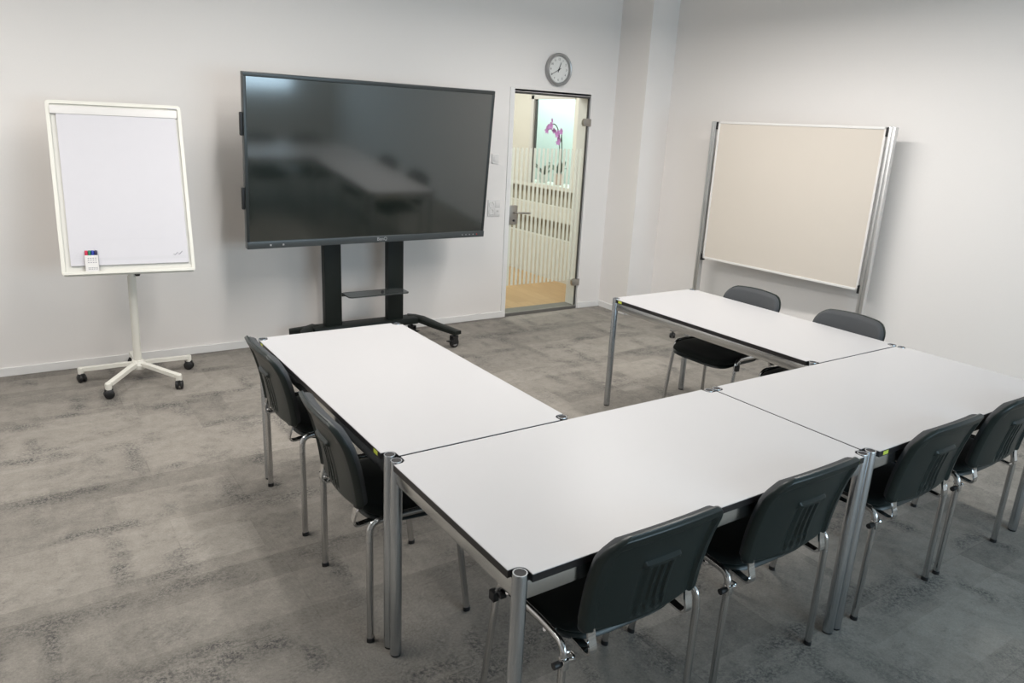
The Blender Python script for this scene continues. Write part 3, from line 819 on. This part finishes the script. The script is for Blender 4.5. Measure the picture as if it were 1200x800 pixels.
# local: x along the board (towards the camera side), y away from the room... the room side is -y
zc = 1.308
b = BM(); box(b, (-PW/2+.012, -.010, zc-PH/2+.012), (PW/2-.012, .010, zc+PH/2-.012)); pn = obj('felt_panel', b, 'pin', pb, False)
b = BM()
for sz in (-1, 1): box(b, (-PW/2, -.015, zc+sz*PH/2-(.018 if sz > 0 else 0)), (PW/2, .015, zc+sz*PH/2+(0 if sz > 0 else .018)), .003)
for sx in (-1, 1): box(b, (sx*PW/2-(.018 if sx > 0 else 0), -.015, zc-PH/2), (sx*PW/2+(0 if sx > 0 else .018), .015, zc+PH/2), .003)
obj('frame', b, 'pinframe', pn)
for sx in (-1, 1):
    px = sx*(PW/2+.042)
    b = BM(); box(b, (px-.024, -.022, .08), (px-.003, .022, 1.893), .004); box(b, (px+.003, -.022, .08), (px+.024, .022, 1.893), .004); box(b, (px-.005, -.016, .08), (px+.005, .016, 1.888)); ps = obj('post', b, 'post', pb)
    for z in (zc+PH/2-.035, zc-PH/2+.012):
        b = BM(); box(b, (sx*(PW/2+.009)-.011, -.020, z-.03), (sx*(PW/2+.009)+.011, .020, z+.03), .003); obj('clamp', b, 'black', ps)
    b = BM(); box(b, (px-.02, -.27, .062), (px+.02, .19, .085), .005); ft = obj('foot', b, 'leg', pb)
    for y in (-.25, .165): castor(ft, px, y, .6, .024, hz=.066)

# ------------------------------------------------------------------ lights: slim hanging ceiling luminaires, window daylight, added fills
def luminaire(x, y, ln, energy, label, z=2.72, up=.6, w=.10, col=(1, .965, .925)):
    t = thing('pendant_luminaire', label, 'ceiling light', (x, y, z), 0, 'slim hanging luminaires')
    b = BM(); box(b, (-w/2-.02, -ln/2-.02, 0), (w/2+.02, ln/2+.02, .05), .006); obj('housing', b, 'lamphousing', t)
    for s in (-1, 1):
        b = BM(); tube(b, [(0, s*ln*.38, .05), (0, s*ln*.38, H-z)], .002, n=6); obj('wire', b, 'steel', t, False)
    for nm, zz, rx, e in (('luminaire_light', z-.004, 0, energy), ('added_bounce_uplight', z+.056, PI, energy*up)):  # the upward lamp is added fill, bounced off the ceiling for evener light
        ld = bpy.data.lights.new(nm, 'AREA'); ld.shape = 'RECTANGLE'; ld.size = w; ld.size_y = ln; ld.energy = e; ld.color = col
        lo = bpy.data.objects.new(nm, ld); COL.objects.link(lo); lo.location = (x, y, zz); lo.rotation_euler = (rx, 0, 0)
luminaire(-1.75, 1.4, 2.6, 46, 'slim white luminaire hanging over the left aisle')
luminaire(.55, 1.2, 2.6, 46, 'slim white luminaire hanging over the left table')
luminaire(2.85, 1.2, 2.6, 52, 'slim white luminaire hanging over the right table', up=.15)
def area(name, loc, rot, sx, sy, e, col, portal=False):
    ld = bpy.data.lights.new(name, 'AREA'); ld.shape = 'RECTANGLE'; ld.size = sx; ld.size_y = sy; ld.energy = e; ld.color = col
    lo = bpy.data.objects.new(name, ld); COL.objects.link(lo); lo.location = loc; lo.rotation_euler = rot
    if portal: ld.cycles.is_portal = True
    return lo
area('window_daylight', ((WX0+WX1)/2, YS-.02, (WZ0+WZ1)/2), (PI/2, 0, 0), WX1-WX0, WZ1-WZ0, 86, (.60, .83, 1.0))
area('corridor_fill_light', (3.3, 5.6, 2.7), (0, 0, 0), .6, 2.4, 70, (1, .98, .94))  # unseen area light added to brighten the corridor
area('office_fill_light', (5.25, 6.2, 2.7), (0, 0, 0), .5, 3.0, 55, (.92, 1, 1))  # added fill for the aqua wall, no fixture behind it
wd = bpy.data.worlds.new('World'); scn.world = wd; wd.use_nodes = True
bg = wd.node_tree.nodes['Background']; bg.inputs['Color'].default_value = (.75, .86, 1, 1); bg.inputs['Strength'].default_value = .9

# ------------------------------------------------------------------ camera
cam = bpy.data.cameras.new('camera'); co = bpy.data.objects.new('camera', cam); COL.objects.link(co); scn.camera = co
cam.sensor_width = 36; cam.lens = 864.09/1200*36; cam.clip_start = .05
yw, pt, rl = .5998, .2867, .0497
f = Vector((math.sin(yw)*math.cos(pt), math.cos(yw)*math.cos(pt), -math.sin(pt))); r = Vector((math.cos(yw), -math.sin(yw), 0)); u = r.cross(f)
r2 = r*math.cos(rl)+u*math.sin(rl); u2 = -r*math.sin(rl)+u*math.cos(rl)
co.matrix_world = Matrix.Translation((-.9016, -1.9981, 1.7909)) @ Matrix((r2, u2, -f)).transposed().to_4x4()
scn.view_settings.view_transform = 'Standard'; scn.view_settings.look = 'None'; scn.view_settings.exposure = 0.1
